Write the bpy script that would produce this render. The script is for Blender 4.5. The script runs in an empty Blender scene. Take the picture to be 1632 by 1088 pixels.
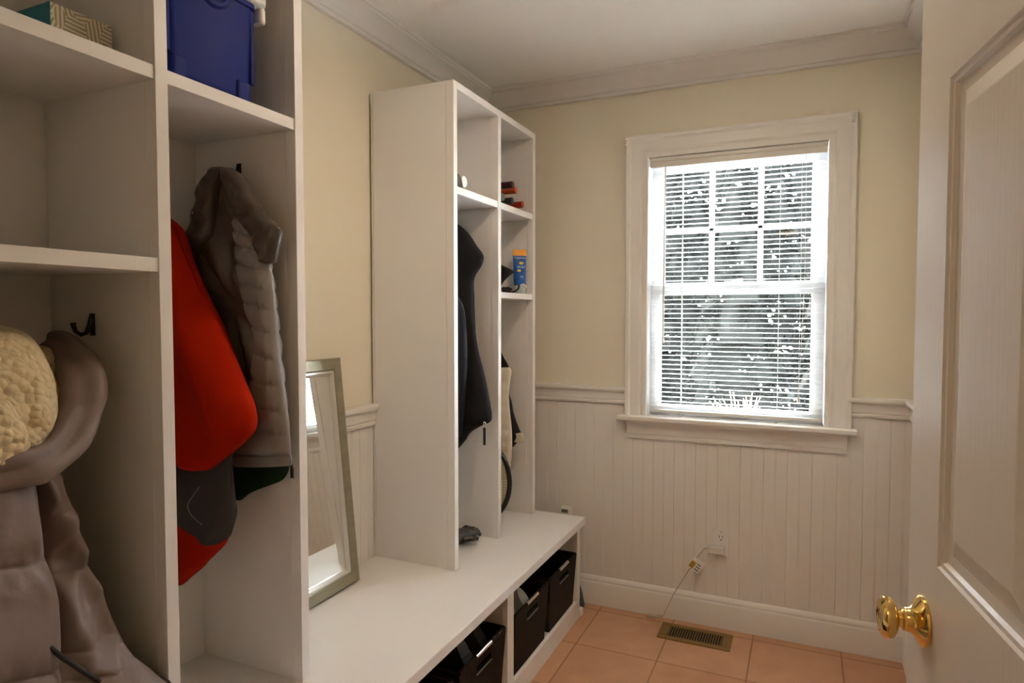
import bpy, math, random
from mathutils import Vector, Matrix, noise
PI = math.pi
random.seed(7)
SC = bpy.context.scene
COL = SC.collection

# ------------------------------------------------------------------ camera
CAM = Vector((1.45018, -2.89773, 1.35591)); FPX = 1032.52
YAW, PIT = math.radians(24.3122), math.radians(2.3342)
FW = Vector((-math.sin(YAW)*math.cos(PIT), math.cos(YAW)*math.cos(PIT), -math.sin(PIT)))
RT = Vector((math.cos(YAW), math.sin(YAW), 0)); UP = RT.cross(FW)
cd = bpy.data.cameras.new('camera'); cam = bpy.data.objects.new('camera', cd); COL.objects.link(cam)
cd.sensor_width = 36; cd.sensor_fit = 'HORIZONTAL'; cd.lens = FPX/1632*36; cd.clip_start = .01
cam.matrix_world = Matrix(((RT.x, UP.x, -FW.x, CAM.x), (RT.y, UP.y, -FW.y, CAM.y), (RT.z, UP.z, -FW.z, CAM.z), (0, 0, 0, 1)))
SC.camera = cam

def at(u, v, ax, val):
    """measured picture point -> world point on the plane x/y/z = val"""
    d = FW + RT*((u-816)/FPX) - UP*((v-544)/FPX)
    return CAM + d*((val-CAM[ax])/d[ax])

# ------------------------------------------------------------------ materials
def mat(name, col, rough=.5, metal=0, bump=0, bscale=60, var=0, vscale=8, spec=.5, sheen=0, coat=0, stretch=(1, 1, 1), trans=0):
    m = bpy.data.materials.new(name); m.use_nodes = True
    nt = m.node_tree; N, L = nt.nodes, nt.links
    b = N['Principled BSDF']
    c = tuple(col)+(1,) if len(col) == 3 else col
    b.inputs['Base Color'].default_value = c
    b.inputs['Roughness'].default_value = rough; b.inputs['Metallic'].default_value = metal
    b.inputs['Specular IOR Level'].default_value = spec
    if sheen: b.inputs['Sheen Weight'].default_value = sheen
    if coat: b.inputs['Coat Weight'].default_value = coat
    if trans: b.inputs['Transmission Weight'].default_value = trans
    tc = N.new('ShaderNodeTexCoord'); mp = N.new('ShaderNodeMapping'); mp.inputs['Scale'].default_value = stretch
    L.new(tc.outputs['Object'], mp.inputs['Vector'])
    if var:
        n = N.new('ShaderNodeTexNoise'); n.inputs['Scale'].default_value = vscale; n.inputs['Detail'].default_value = 4
        L.new(mp.outputs[0], n.inputs['Vector'])
        r = N.new('ShaderNodeMixRGB'); r.blend_type = 'MIX'
        r.inputs[1].default_value = tuple(max(0, x*(1-var)) for x in c[:3])+(1,)
        r.inputs[2].default_value = tuple(min(1, x*(1+var)) for x in c[:3])+(1,)
        L.new(n.outputs['Fac'], r.inputs[0]); L.new(r.outputs[0], b.inputs['Base Color'])
    if bump:
        n = N.new('ShaderNodeTexNoise'); n.inputs['Scale'].default_value = bscale; n.inputs['Detail'].default_value = 5
        L.new(mp.outputs[0], n.inputs['Vector'])
        bp = N.new('ShaderNodeBump'); bp.inputs['Strength'].default_value = bump; bp.inputs['Distance'].default_value = .01
        L.new(n.outputs['Fac'], bp.inputs['Height']); L.new(bp.outputs[0], b.inputs['Normal'])
    return m

M = {}
M['paint'] = mat('white satin paint', (.80, .765, .72), .42, bump=.02, bscale=40)
M['locker'] = mat('white furniture paint', (.80, .765, .725), .38, bump=.015, bscale=30)
M['bench_top'] = mat('white bench paint', (.76, .725, .685), .42, bump=.015, bscale=25, var=.015, vscale=14)
M['wall'] = mat('cream wall paint', (.82, .76, .62), .85, bump=.03, bscale=150)
M['ceiling'] = mat('off white ceiling paint', (.91, .885, .83), .9, bump=.02, bscale=120)
M['vinyl'] = mat('white vinyl', (.86, .87, .88), .35)
M['blind'] = mat('white blind slat', (.86, .86, .85), .4)
M['headrail'] = mat('cream metal headrail', (.72, .69, .64), .4)
M['door'] = mat('white door paint', (.71, .665, .62), .33, bump=.05, bscale=7, stretch=(26, 26, 1.2))
M['brass'] = mat('polished brass', (.83, .58, .20), .10, 1)
M['vent_brass'] = mat('aged brass', (.30, .19, .06), .42, .75, var=.1)
M['black_metal'] = mat('black iron', (.012, .011, .011), .45, .4)
M['void_shade'] = mat('dark duct', (.01, .01, .01), .9)  # flat black, paints the shade inside hollows
M['blue_plastic'] = mat('blue plastic', (.010, .020, .16), .5, spec=.12)
M['white_plastic'] = mat('white plastic', (.80, .78, .74), .35)
M['cord'] = mat('beige cord', (.50, .45, .37), .5)
M['grey_plastic'] = mat('grey display', (.16, .155, .15), .3)
M['basket'] = None
M['chrome'] = mat('polished steel', (.75, .72, .7), .22, 1)
M['fleece'] = mat('orange fleece', (.40, .014, .001), .95, bump=.18, bscale=260, sheen=.0, var=.12, vscale=30, spec=.1)
M['fleece_lining'] = mat('charcoal mesh lining', (.045, .036, .036), .8, bump=.15, bscale=200, spec=.2)
M['vest_shaded'] = mat('shaded taupe nylon', (.075, .056, .048), .30, bump=.3, bscale=30)  # same nylon as the quilted front, with the upper shade put into its colour
M['vest'] = mat('lit taupe nylon shell', (.235, .21, .205), .33, bump=.30, bscale=26, spec=.5)  # paler colour carries the window light on the quilted front
M['vest_lining'] = mat('brown nylon lining', (.11, .082, .066), .30, bump=.12, bscale=40, spec=.5)
M['green'] = mat('dark green knit', (.016, .048, .020), .9, bump=.3, bscale=200, spec=.1)
M['coat'] = mat('pale mauve grey nylon', (.205, .152, .133), .48, bump=.32, bscale=16, spec=.3)
M['sherpa'] = None
M['black_cloth'] = mat('black cloth', (.008, .007, .008), .8, bump=.15, bscale=120, spec=.2)
M['navy'] = mat('navy cloth', (.012, .014, .022), .75, bump=.15, bscale=120, spec=.25)
M['cream_cloth'] = mat('cream quilted nylon', (.64, .56, .44), .55, bump=.12, bscale=60)
M['leather'] = mat('dark brown leather', (.035, .025, .018), .38, bump=.15, bscale=50)
M['racket_frame'] = mat('black lacquer', (.015, .015, .016), .25)
M['string'] = mat('yellow string', (.55, .45, .16), .5)
M['wine_glass'] = mat('dark green bottle glass', (.010, .014, .010), .08)
M['cap_red'] = mat('red foil', (.42, .035, .02), .32, .2)
M['cap_orange'] = mat('orange red foil', (.55, .09, .025), .3, .2)
M['cap_purple'] = mat('dark purple foil', (.07, .018, .022), .3, .2)
M['cap_black'] = mat('black green foil', (.02, .024, .022), .3, .2)
M['cap_grey'] = mat('grey foil', (.23, .24, .24), .35, .2)
M['dark_grey'] = mat('dark grey enamel', (.09, .09, .09), .4)
M['teal'] = mat('teal printed card', (.03, .20, .25), .6, var=.5, vscale=40)
M['orange_plastic'] = mat('orange plastic', (.85, .36, .03), .35)
M['tube_cap'] = mat('pale green cap', (.45, .52, .50), .3)
M['tube_blue'] = mat('blue tube', (.012, .10, .36), .3, var=.3, vscale=25)
M['yellow'] = mat('yellow print', (.85, .55, .05), .4)
M['ink_dark'] = mat('dark print', (.03, .05, .12), .5)
M['ink_white'] = mat('white print', (.75, .78, .8), .5)
M['silver_frame'] = mat('pewter frame finish', (.30, .275, .19), .42, .45, var=.25, vscale=9, stretch=(1, 1, 6), bump=.05, bscale=40)
M['silver_bead'] = mat('silver bead', (.70, .68, .64), .3, .6)
M['mirror'] = mat('mirror glass', (.86, .87, .84), .015, 1)
M['shoe_white'] = mat('white leather', (.60, .60, .60), .45)
M['shoe_dark'] = mat('black suede', (.025, .023, .024), .6)
M['shoe_grey'] = mat('grey padded collar', (.17, .165, .165), .7)
M['rubber'] = mat('black rubber', (.015, .015, .015), .6)
M['bag_blue'] = mat('slate blue nylon', (.07, .09, .125), .6, bump=.2, bscale=40)
M['snow'] = mat('snow', (.85, .87, .9), .7, bump=.3, bscale=12)
M['needles'] = mat('dark evergreen needles', (.0095, .0102, .0094), .8, var=.5, vscale=3, spec=.0)
M['bark'] = mat('grey bark', (.10, .085, .075), .9, bump=.5, bscale=30)
M['straw'] = mat('dry grass', (.62, .54, .38), .8)

def tile_material():
    m = bpy.data.materials.new('terracotta tile'); m.use_nodes = True
    nt = m.node_tree; N, L = nt.nodes, nt.links; b = N['Principled BSDF']
    g = N.new('ShaderNodeNewGeometry'); mp = N.new('ShaderNodeMapping')
    T = .3309
    mp.inputs['Location'].default_value = (-.6116+T*20, .0656+T*20, 0)
    L.new(g.outputs['Position'], mp.inputs['Vector'])
    br = N.new('ShaderNodeTexBrick'); br.offset = 0; br.squash = 1
    br.inputs['Scale'].default_value = 1; br.inputs['Brick Width'].default_value = T; br.inputs['Row Height'].default_value = T
    br.inputs['Mortar Size'].default_value = .0035; br.inputs['Mortar Smooth'].default_value = .3
    br.inputs['Color1'].default_value = (.58, .305, .17, 1); br.inputs['Color2'].default_value = (.62, .345, .205, 1)
    br.inputs['Mortar'].default_value = (.36, .18, .08, 1)
    L.new(mp.outputs[0], br.inputs['Vector'])
    n = N.new('ShaderNodeTexNoise'); n.inputs['Scale'].default_value = 9; n.inputs['Detail'].default_value = 8
    L.new(g.outputs['Position'], n.inputs['Vector'])
    mx = N.new('ShaderNodeMixRGB'); mx.blend_type = 'OVERLAY'; mx.inputs[0].default_value = .22
    L.new(br.outputs['Color'], mx.inputs[1]); L.new(n.outputs['Fac'], mx.inputs[2]); L.new(mx.outputs[0], b.inputs['Base Color'])
    bp = N.new('ShaderNodeBump'); bp.inputs['Strength'].default_value = .5; bp.inputs['Distance'].default_value = .003; bp.invert = True
    L.new(br.outputs['Fac'], bp.inputs['Height']); L.new(bp.outputs[0], b.inputs['Normal'])
    b.inputs['Roughness'].default_value = .42
    return m
M['tile'] = tile_material()

def basket_material():
    m = bpy.data.materials.new('dark brown paper weave'); m.use_nodes = True
    nt = m.node_tree; N, L = nt.nodes, nt.links; b = N['Principled BSDF']
    tc = N.new('ShaderNodeTexCoord')
    w1 = N.new('ShaderNodeTexWave'); w1.wave_type = 'BANDS'; w1.bands_direction = 'Z'; w1.inputs['Scale'].default_value = 45; w1.inputs['Distortion'].default_value = 1.2
    w2 = N.new('ShaderNodeTexWave'); w2.wave_type = 'BANDS'; w2.bands_direction = 'Y'; w2.inputs['Scale'].default_value = 30; w2.inputs['Distortion'].default_value = 1.2
    for w in (w1, w2): L.new(tc.outputs['Object'], w.inputs['Vector'])
    mu = N.new('ShaderNodeMath'); mu.operation = 'MULTIPLY'; L.new(w1.outputs['Fac'], mu.inputs[0]); L.new(w2.outputs['Fac'], mu.inputs[1])
    cr = N.new('ShaderNodeMixRGB'); cr.inputs[1].default_value = (.007, .0035, .0015, 1); cr.inputs[2].default_value = (.030, .014, .006, 1)
    L.new(mu.outputs[0], cr.inputs[0]); L.new(cr.outputs[0], b.inputs['Base Color'])
    bp = N.new('ShaderNodeBump'); bp.inputs['Strength'].default_value = .7; bp.inputs['Distance'].default_value = .004
    L.new(mu.outputs[0], bp.inputs['Height']); L.new(bp.outputs[0], b.inputs['Normal'])
    b.inputs['Roughness'].default_value = .7; b.inputs['Specular IOR Level'].default_value = .15
    return m
M['basket'] = basket_material()

def sherpa_material():
    m = bpy.data.materials.new('cream sherpa fleece'); m.use_nodes = True
    nt = m.node_tree; N, L = nt.nodes, nt.links; b = N['Principled BSDF']
    tc = N.new('ShaderNodeTexCoord')
    v = N.new('ShaderNodeTexVoronoi'); v.inputs['Scale'].default_value = 75; L.new(tc.outputs['Object'], v.inputs['Vector'])
    n = N.new('ShaderNodeTexNoise'); n.inputs['Scale'].default_value = 30; L.new(tc.outputs['Object'], n.inputs['Vector'])
    cr = N.new('ShaderNodeMixRGB'); cr.inputs[1].default_value = (.72, .60, .38, 1); cr.inputs[2].default_value = (.62, .50, .30, 1)
    L.new(n.outputs['Fac'], cr.inputs[0]); L.new(cr.outputs[0], b.inputs['Base Color'])
    ad = N.new('ShaderNodeMath'); ad.operation = 'ADD'; L.new(v.outputs['Distance'], ad.inputs[0]); L.new(n.outputs['Fac'], ad.inputs[1])
    bp = N.new('ShaderNodeBump'); bp.inputs['Strength'].default_value = .8; bp.inputs['Distance'].default_value = .008; bp.invert = True
    L.new(ad.outputs[0], bp.inputs['Height']); L.new(bp.outputs[0], b.inputs['Normal'])
    b.inputs['Roughness'].default_value = .95; b.inputs['Specular IOR Level'].default_value = .1
    return m
M['sherpa'] = sherpa_material()

def tissue_material():
    m = bpy.data.materials.new('line patterned card'); m.use_nodes = True
    nt = m.node_tree; N, L = nt.nodes, nt.links; b = N['Principled BSDF']
    tc = N.new('ShaderNodeTexCoord'); vo = N.new('ShaderNodeTexVoronoi'); vo.inputs['Scale'].default_value = 30
    L.new(tc.outputs['Object'], vo.inputs['Vector'])
    se = N.new('ShaderNodeSeparateColor'); L.new(vo.outputs['Color'], se.inputs[0])
    an = N.new('ShaderNodeMath'); an.operation = 'MULTIPLY'; an.inputs[1].default_value = 3.14; L.new(se.outputs[0], an.inputs[0])
    ro = N.new('ShaderNodeVectorRotate'); ro.rotation_type = 'AXIS_ANGLE'; ro.inputs['Axis'].default_value = (1, 0, 0)
    L.new(tc.outputs['Object'], ro.inputs['Vector']); L.new(an.outputs[0], ro.inputs['Angle'])
    w = N.new('ShaderNodeTexWave'); w.bands_direction = 'Y'; w.inputs['Scale'].default_value = 42; L.new(ro.outputs[0], w.inputs['Vector'])
    rp = N.new('ShaderNodeValToRGB'); rp.color_ramp.elements[0].position = .35; rp.color_ramp.elements[1].position = .6
    rp.color_ramp.elements[0].color = (.40, .33, .20, 1); rp.color_ramp.elements[1].color = (.72, .66, .52, 1)
    L.new(w.outputs['Fac'], rp.inputs[0]); L.new(rp.outputs[0], b.inputs['Base Color']); b.inputs['Roughness'].default_value = .6
    return m
M['tissue'] = tissue_material()

def pane_material():
    m = bpy.data.materials.new('window glass'); m.use_nodes = True
    nt = m.node_tree; N, L = nt.nodes, nt.links; N.remove(N['Principled BSDF'])
    t = N.new('ShaderNodeBsdfTransparent'); t.inputs[0].default_value = (.97, .98, .98, 1)
    g = N.new('ShaderNodeBsdfGlossy'); g.inputs['Roughness'].default_value = .02
    f = N.new('ShaderNodeFresnel'); f.inputs['IOR'].default_value = 1.35
    mx = N.new('ShaderNodeMixShader'); L.new(f.outputs[0], mx.inputs[0]); L.new(t.outputs[0], mx.inputs[1]); L.new(g.outputs[0], mx.inputs[2])
    L.new(mx.outputs[0], N['Material Output'].inputs['Surface'])
    return m
M['pane'] = pane_material()

# ------------------------------------------------------------------ mesh helper
class MB:
    def __init__(s): s.v = []; s.f = []
    def add(s, vs, fs):
        o = len(s.v); s.v += [Vector(p) for p in vs]; s.f += [tuple(i+o for i in f) for f in fs]; return s
    def box(s, x0, x1, y0, y1, z0, z1):
        return s.add([(x0, y0, z0), (x1, y0, z0), (x1, y1, z0), (x0, y1, z0), (x0, y0, z1), (x1, y0, z1), (x1, y1, z1), (x0, y1, z1)],
                     [(0, 3, 2, 1), (4, 5, 6, 7), (0, 1, 5, 4), (1, 2, 6, 5), (2, 3, 7, 6), (3, 0, 4, 7)])
    def rbox(s, x0, x1, y0, y1, z0, z1, r=.01, n=4):
        """box with rounded vertical edges"""
        pts = []
        for cx, cy, a0 in ((x1-r, y1-r, 0), (x0+r, y1-r, 90), (x0+r, y0+r, 180), (x1-r, y0+r, 270)):
            for k in range(n+1):
                a = math.radians(a0+90*k/n); pts.append((cx+r*math.cos(a), cy+r*math.sin(a)))
        k = len(pts)
        return s.add([(x, y, z0) for x, y in pts]+[(x, y, z1) for x, y in pts],
                     [tuple(range(k-1, -1, -1)), tuple(range(k, 2*k))]+[(i, (i+1) % k, (i+1) % k+k, i+k) for i in range(k)])
    def loft(s, rings, closed=True, caps=True):
        n = len(rings[0]); o = len(s.v)
        for r in rings: s.v += [Vector(p) for p in r]
        for j in range(len(rings)-1):
            for i in range(n if closed else n-1):
                a, b = o+j*n+i, o+j*n+(i+1) % n
                s.f.append((a, b, b+n, a+n))
        if caps and closed:
            s.f.append(tuple(o+i for i in range(n-1, -1, -1))); s.f.append(tuple(o+(len(rings)-1)*n+i for i in range(n)))
        return s
    def sweep(s, pts, rad, n=10, flat=1.0, up=(0, 0, 1), disp=None):
        pts = [Vector(p) for p in pts]
        if not hasattr(rad, '__len__'): rad = [rad]*len(pts)
        rings = []; ref = Vector(up)
        for i, p in enumerate(pts):
            t = (pts[min(i+1, len(pts)-1)]-pts[max(i-1, 0)]).normalized()
            a = ref-t*ref.dot(t)
            if a.length < 1e-4: a = t.orthogonal()
            a.normalize(); b = t.cross(a); ref = a
            ring = []
            for k in range(n):
                an = 2*PI*k/n; d = a*math.cos(an)+b*math.sin(an)*flat
                q = p+d*rad[i]
                if disp: q = q+d.normalized()*disp(q, i, 2*PI*k/n)
                ring.append(q)
            rings.append(ring)
        return s.loft(rings)
    def lathe(s, prof, origin=(0, 0, 0), axis=(0, 0, 1), n=24):
        ax = Vector(axis).normalized(); a = ax.orthogonal().normalized(); b = ax.cross(a); o = Vector(origin)
        return s.loft([[o+ax*h+(a*math.cos(2*PI*k/n)+b*math.sin(2*PI*k/n))*max(r, 1e-5) for k in range(n)] for r, h in prof])
    def prism(s, poly, fn, d0, d1):
        """poly of (a,b); fn(a,b,d)->xyz"""
        n = len(poly)
        return s.add([fn(a, b, d0) for a, b in poly]+[fn(a, b, d1) for a, b in poly],
                     [tuple(range(n-1, -1, -1)), tuple(range(n, 2*n))]+[(i, (i+1) % n, (i+1) % n+n, i+n) for i in range(n)])
    def map(s, fn): s.v = [Vector(fn(p)) for p in s.v]; return s
    def build(s, name, material, parent=None, smooth=False, bevel=0, sub=0, ang=35, **props):
        lo = [min(p[i] for p in s.v) for i in range(3)]; hi = [max(p[i] for p in s.v) for i in range(3)]
        c = Vector(((lo[0]+hi[0])/2, (lo[1]+hi[1])/2, lo[2]))
        me = bpy.data.meshes.new(name); me.from_pydata([p-c for p in s.v], [], s.f); me.update()
        import bmesh
        bm = bmesh.new(); bm.from_mesh(me); bmesh.ops.recalc_face_normals(bm, faces=bm.faces); bm.to_mesh(me); bm.free()
        me.materials.append(material if not isinstance(material, str) else M[material])
        o = bpy.data.objects.new(name, me); COL.objects.link(o); o.location = c
        if smooth:
            for p in me.polygons: p.use_smooth = True
            if not sub: me.set_sharp_from_angle(angle=math.radians(ang))
        if bevel:
            b = o.modifiers.new('bevel', 'BEVEL'); b.width = bevel; b.segments = 2; b.limit_method = 'ANGLE'; b.angle_limit = math.radians(40)
        if sub:
            b = o.modifiers.new('sub', 'SUBSURF'); b.levels = sub; b.render_levels = sub
        if parent is not None:
            o.parent = parent; o.location = c - wloc(parent)
        for k, val in props.items(): o[k] = val
        return o

def wloc(o):
    l = Vector(o.location)
    while o.parent is not None: o = o.parent; l += Vector(o.location)
    return l
def thing(name, loc, label, cat, group=None, kind=None):
    o = bpy.data.objects.new(name, None); COL.objects.link(o); o.location = loc; o.empty_display_size = .05
    o['label'] = label; o['category'] = cat
    if group: o['group'] = group
    if kind: o['kind'] = kind
    return o
def tag(o, label, cat, group=None):
    o['label'] = label; o['category'] = cat
    if group: o['group'] = group
    return o
def struct(mb, name, material, parent=None, **k):
    o = mb.build(name, material, parent, **k)
    if parent is None: o['kind'] = 'structure'
    return o
def copy_tree(o, parent=None, offset=None):
    c = o.copy(); COL.objects.link(c)
    if parent is not None: c.parent = parent
    if offset is not None: c.location = Vector(o.location)+Vector(offset)
    for ch in list(o.children): copy_tree(ch, c)
    return c
def nz(p, f=10, seed=0): return noise.noise(Vector(p)*f+Vector((seed*7.3, seed*3.1, seed*5.7)))

def wr(p, f, seed):   # sharp-edged wrinkles
    return 1-2*abs(nz(p, f, seed))

# ------------------------------------------------------------------ room
H = 2.44; XR = 1.835; YN = -2.62; HALL = -4.4
def runwall(fn, s0, s1, prof):
    """extrude a closed (depth,z) profile along s"""
    return MB().prism(prof, fn, s0, s1)
far = lambda d, z, s: (s, -d, z)
left = lambda d, z, s: (d, s, z)
right = lambda d, z, s: (XR-d, s, z)
struct(MB().box(-.2, 2.6, HALL-.1, .16, -.1, 0), 'floor', 'tile')
struct(MB().box(-.2, 2.6, HALL-.1, .16, H, H+.1), 'ceiling', 'ceiling')
struct(MB().box(-.2, -.006, HALL-.1, .16, 0, H), 'wall_left', 'wall')
WX0, WX1, WZ0, WZ1 = .809, 1.527, .905, 2.05
struct(MB().box(-.2, WX0-.013, .006, .16, 0, H).box(WX1+.013, 2.6, .006, .16, 0, H).box(WX0-.013, WX1+.013, .006, .16, 0, WZ0-.026).box(WX0-.013, WX1+.013, .006, .16, WZ1+.013, H), 'wall_far', 'wall')
struct(MB().box(XR+.006, 2.6, YN, .16, 0, H), 'wall_right', 'wall')
struct(MB().box(-.006, .84, YN-.115, YN, 0, H).box(1.725, 2.6, YN-.115, YN, 0, H).box(.84, 1.725, YN-.115, YN, 2.06, H), 'wall_near', 'wall')
struct(MB().box(2.3, 2.6, HALL, YN-.115, 0, H), 'wall_hall_right', 'wall')
struct(MB().box(-.2, 2.6, HALL-.1, HALL, 0, H), 'wall_hall_back', 'wall')

def bead(fn, s0, s1, z0, z1, off=0):
    """beadboard: V joints every 92 mm, twin beads at mid board"""
    pts = []; P = .0925
    k = math.floor((s0-off)/P)
    s = off+k*P
    while s < s1+P:
        for ds, d in ((0, -.0024), (.0016, 0), (.0430, 0), (.0441, -.0011), (.0452, 0), (.0482, 0), (.0493, -.0011), (.0504, 0), (P-.0016, 0)):
            if s0 <= s+ds <= s1: pts.append((s+ds, d))
        s += P
    if pts[0][0] > s0+1e-6: pts.insert(0, (s0, 0))
    if pts[-1][0] < s1-1e-6: pts.append((s1, 0))
    poly = pts+[(s1, -.006), (s0, -.006)]
    return MB().prism(poly, lambda a, b, z: fn(b, z, a), z0, z1)
CR0, CR1, BB = .95, 1.0305, .1335
struct(bead(far, 0, WX0-.05, .02, CR0+.02, .007).add(*(lambda b: (b.v, b.f))(bead(far, WX0-.05, WX1+.05, .02, WZ0-.06, .007))).add(*(lambda b: (b.v, b.f))(bead(far, WX1+.05, XR, .02, CR0+.02, .007))), 'trim_1', 'paint')
struct(bead(left, YN, -.0, .02, CR0+.02), 'trim_2', 'paint')
struct(bead(right, YN, -.0, .02, CR0+.02, -.03), 'trim_3', 'paint')
rail = [(-.005, CR0), (.008, CR0), (.012, CR0+.004), (.013, CR0+.012), (.010, CR0+.016), (.010, CR0+.019), (.014, CR0+.022), (.016, CR0+.05), (.018, CR0+.055),
        (.022, CR0+.057), (.027, CR0+.062), (.029, CR0+.068), (.029, CR0+.074), (.026, CR1-.001), (.02, CR1), (-.005, CR1)]
mb = runwall(far, 0, .7125, rail); mb.prism(rail, far, 1.612, XR); struct(mb, 'trim_4', 'paint', smooth=True)
mb = runwall(left, -1.671, -.940, rail); mb.prism(rail, left, -.2, 0); struct(mb, 'trim_5', 'paint', smooth=True)
struct(runwall(right, YN, 0, rail), 'trim_6', 'paint', smooth=True)
base = [(-.005, 0), (.017, 0), (.017, BB-.032), (.0155, BB-.028), (.013, BB-.024), (.0135, BB-.018), (.012, BB-.010), (.007, BB-.004), (.004, BB), (-.005, BB)]
struct(runwall(far, 0, XR, base), 'baseboard_far', 'paint', smooth=True)
struct(runwall(left, YN, 0, base), 'baseboard_left', 'paint', smooth=True)
struct(runwall(right, YN, 0, base), 'baseboard_right', 'paint', smooth=True)
CZ = H-.0957
crown = [(-.008, CZ), (.008, CZ), (.011, CZ+.003), (.012, CZ+.012), (.009, CZ+.016), (.014, CZ+.019), (.017, CZ+.024), (.018, CZ+.032), (.023, CZ+.045), (.034, CZ+.058),
         (.048, CZ+.068), (.058, CZ+.073), (.060, CZ+.079), (.066, CZ+.081), (.069, CZ+.087), (.069, H+.002), (-.008, H+.002)]
struct(runwall(far, -.006, XR+.006, crown), 'trim_7', 'paint', smooth=True)
struct(runwall(left, YN, .006, crown), 'trim_8', 'paint', smooth=True)
struct(runwall(right, YN, .006, crown), 'trim_9', 'paint', smooth=True)

# ------------------------------------------------------------------ window
win = bpy.data.objects.new('window_1', None); COL.objects.link(win); win.location = (1.168, .05, WZ0); win['kind'] = 'structure'
cas = [(0, 0), (0, .010), (.003, .013), (.012, .0145), (.022, .013), (.026, .011), (.030, .0135), (.036, .017), (.055, .0185), (.074, .019), (.078, .022), (.082, .026), (.094, .027), (.0985, .025), (.0985, 0)]
mb = MB(); rings = []
for cx, cz, dx, dz in ((WX0, WZ0, -1, 0), (WX0, WZ1, -1, 1), (WX1, WZ1, 1, 1), (WX1, WZ0, 1, 0)):
    rings.append([(cx+dx*w, -d, cz+dz*w) for w, d in cas])
mb.loft(rings); mb.build('casing', 'paint', win, smooth=True, ang=25)
MB().box(.680, 1.646, -.052, .052, WZ0-.022, WZ0).build('sill', 'paint', win, bevel=.005)
apr = [(0, .800), (.010, .800), (.012, .804), (.012, .818), (.010, .821), (.014, .823), (.016, .830), (.018, .845), (.025, .862), (.036, .874), (.038, .884), (0, .884)]
MB().prism(apr, far, .722, 1.612).build('apron', 'paint', win, smooth=True, ang=25)
MB().box(WX0-.012, WX0, .0, .155, WZ0, WZ1).box(WX1, WX1+.012, .0, .155, WZ0, WZ1).box(WX0-.012, WX1+.012, .0, .155, WZ1, WZ1+.012).box(WX0, WX1, .052, .175, WZ0-.025, WZ0+.004).build('jamb', 'vinyl', win)
def sash(name, x0, x1, z0, z1, gx0, gx1, gz0, gz1, y0, y1):
    m = MB()
    m.box(x0, gx0, y0, y1, z0, z1).box(gx1, x1, y0, y1, z0, z1).box(gx0, gx1, y0, y1, z0, gz0).box(gx0, gx1, y0, y1, gz1, z1)
    s = m.build(name, 'vinyl', win, bevel=.002)
    ym = (y0+y1)/2
    MB().box(gx0-.004, gx1+.004, ym-.002, ym+.002, gz0-.004, gz1+.004).build('pane', 'pane', s)
    return s, ym
su, yu = sash('upper_sash', WX0+.001, WX1-.001, 1.457, WZ1-.008, .862, 1.469, 1.501, 1.995, .085, .115)
m = MB()
for x in (1.068, 1.270): m.box(x-.011, x+.011, yu-.010, yu+.010, 1.501, 1.995)
m.box(.862, 1.469, yu-.010, yu+.010, 1.736-.011, 1.736+.011); m.build('muntins', 'vinyl', su, bevel=.003)
sl, yl = sash('lower_sash', WX0+.001, WX1-.001, WZ0+.004, 1.489, .856, 1.474, .951, 1.447, .048, .080)
MB().box(1.10, 1.24, .036, .050, .926, .934).build('sash_lift', 'vinyl', sl, bevel=.003)
MB().box(1.13, 1.19, .045, .075, 1.489, 1.503).sweep([(1.16, .055, 1.503), (1.185, .045, 1.507), (1.205, .042, 1.507)], .005).build('sash_lock', 'vinyl', sl)

# blind
bl = thing('venetian_blind', (1.168, .02, WZ0+.01), 'white narrow slat venetian blind drawn down inside the window', 'blind')
BX0, BX1 = .820, 1.518
MB().box(BX0-.006, BX1+.006, -.004, .032, 2.010, 2.048).box(BX0-.002, BX1+.004, -.010, -.003, 2.004, 2.027).box(BX0-.002, BX1+.004, -.008, -.003, 2.031, 2.047).build('headrail', 'headrail', bl, bevel=.002)
m = MB(); z = .951
while z < 2.0:
    prof = [(.006, z-.0012), (.012, z+.0006), (.0185, z+.0012), (.025, z+.0006), (.031, z-.0012)]
    prof = prof+[(a, b-.0005) for a, b in reversed(prof)]
    m.prism(prof, lambda a, b, d: (d, a, b), BX0, BX1); z += .0206
m.build('slats', 'blind', bl)
MB().box(BX0, BX1, .007, .030, .919, .933).build('bottom_rail', 'headrail', bl, bevel=.003)
for x in (.955, 1.350):
    m = MB()
    for y in (.005, .032): m.box(x-.0008, x+.0008, y-.0006, y+.0006, .93, 2.01)
    m.box(x-.001, x+.001, .0175, .0195, .93, 2.01); m.build('ladder_cord', 'white_plastic', bl)
    MB().lathe([(.006, 0), (.008, .004), (.007, .012), (.003, .014)], (x, .018, .9065), n=12).build('cord_button', 'headrail', bl, smooth=True)
MB().sweep([(.884, -.006, 2.004), (.884, -.012, 1.99), (.880, -.012, 1.25)], .0032, 8).lathe([(.001, 0), (.005, .002), (.005, .016), (.003, .02)], (.880, -.012, 1.232), n=10).build('tilt_wand', 'white_plastic', bl, smooth=True)
MB().sweep([(1.430, -.006, 2.004), (1.432, -.012, 1.5), (1.431, -.012, 1.02)], .0009, 6).sweep([(1.446, -.006, 2.004), (1.447, -.012, 1.5), (1.432, -.012, 1.02)], .0009, 6).lathe([(.002, 0), (.006, .002), (.004, .022), (.002, .026)], (1.4315, -.012, .998), n=10).build('pull_cord', 'white_plastic', bl, smooth=True)
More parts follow.
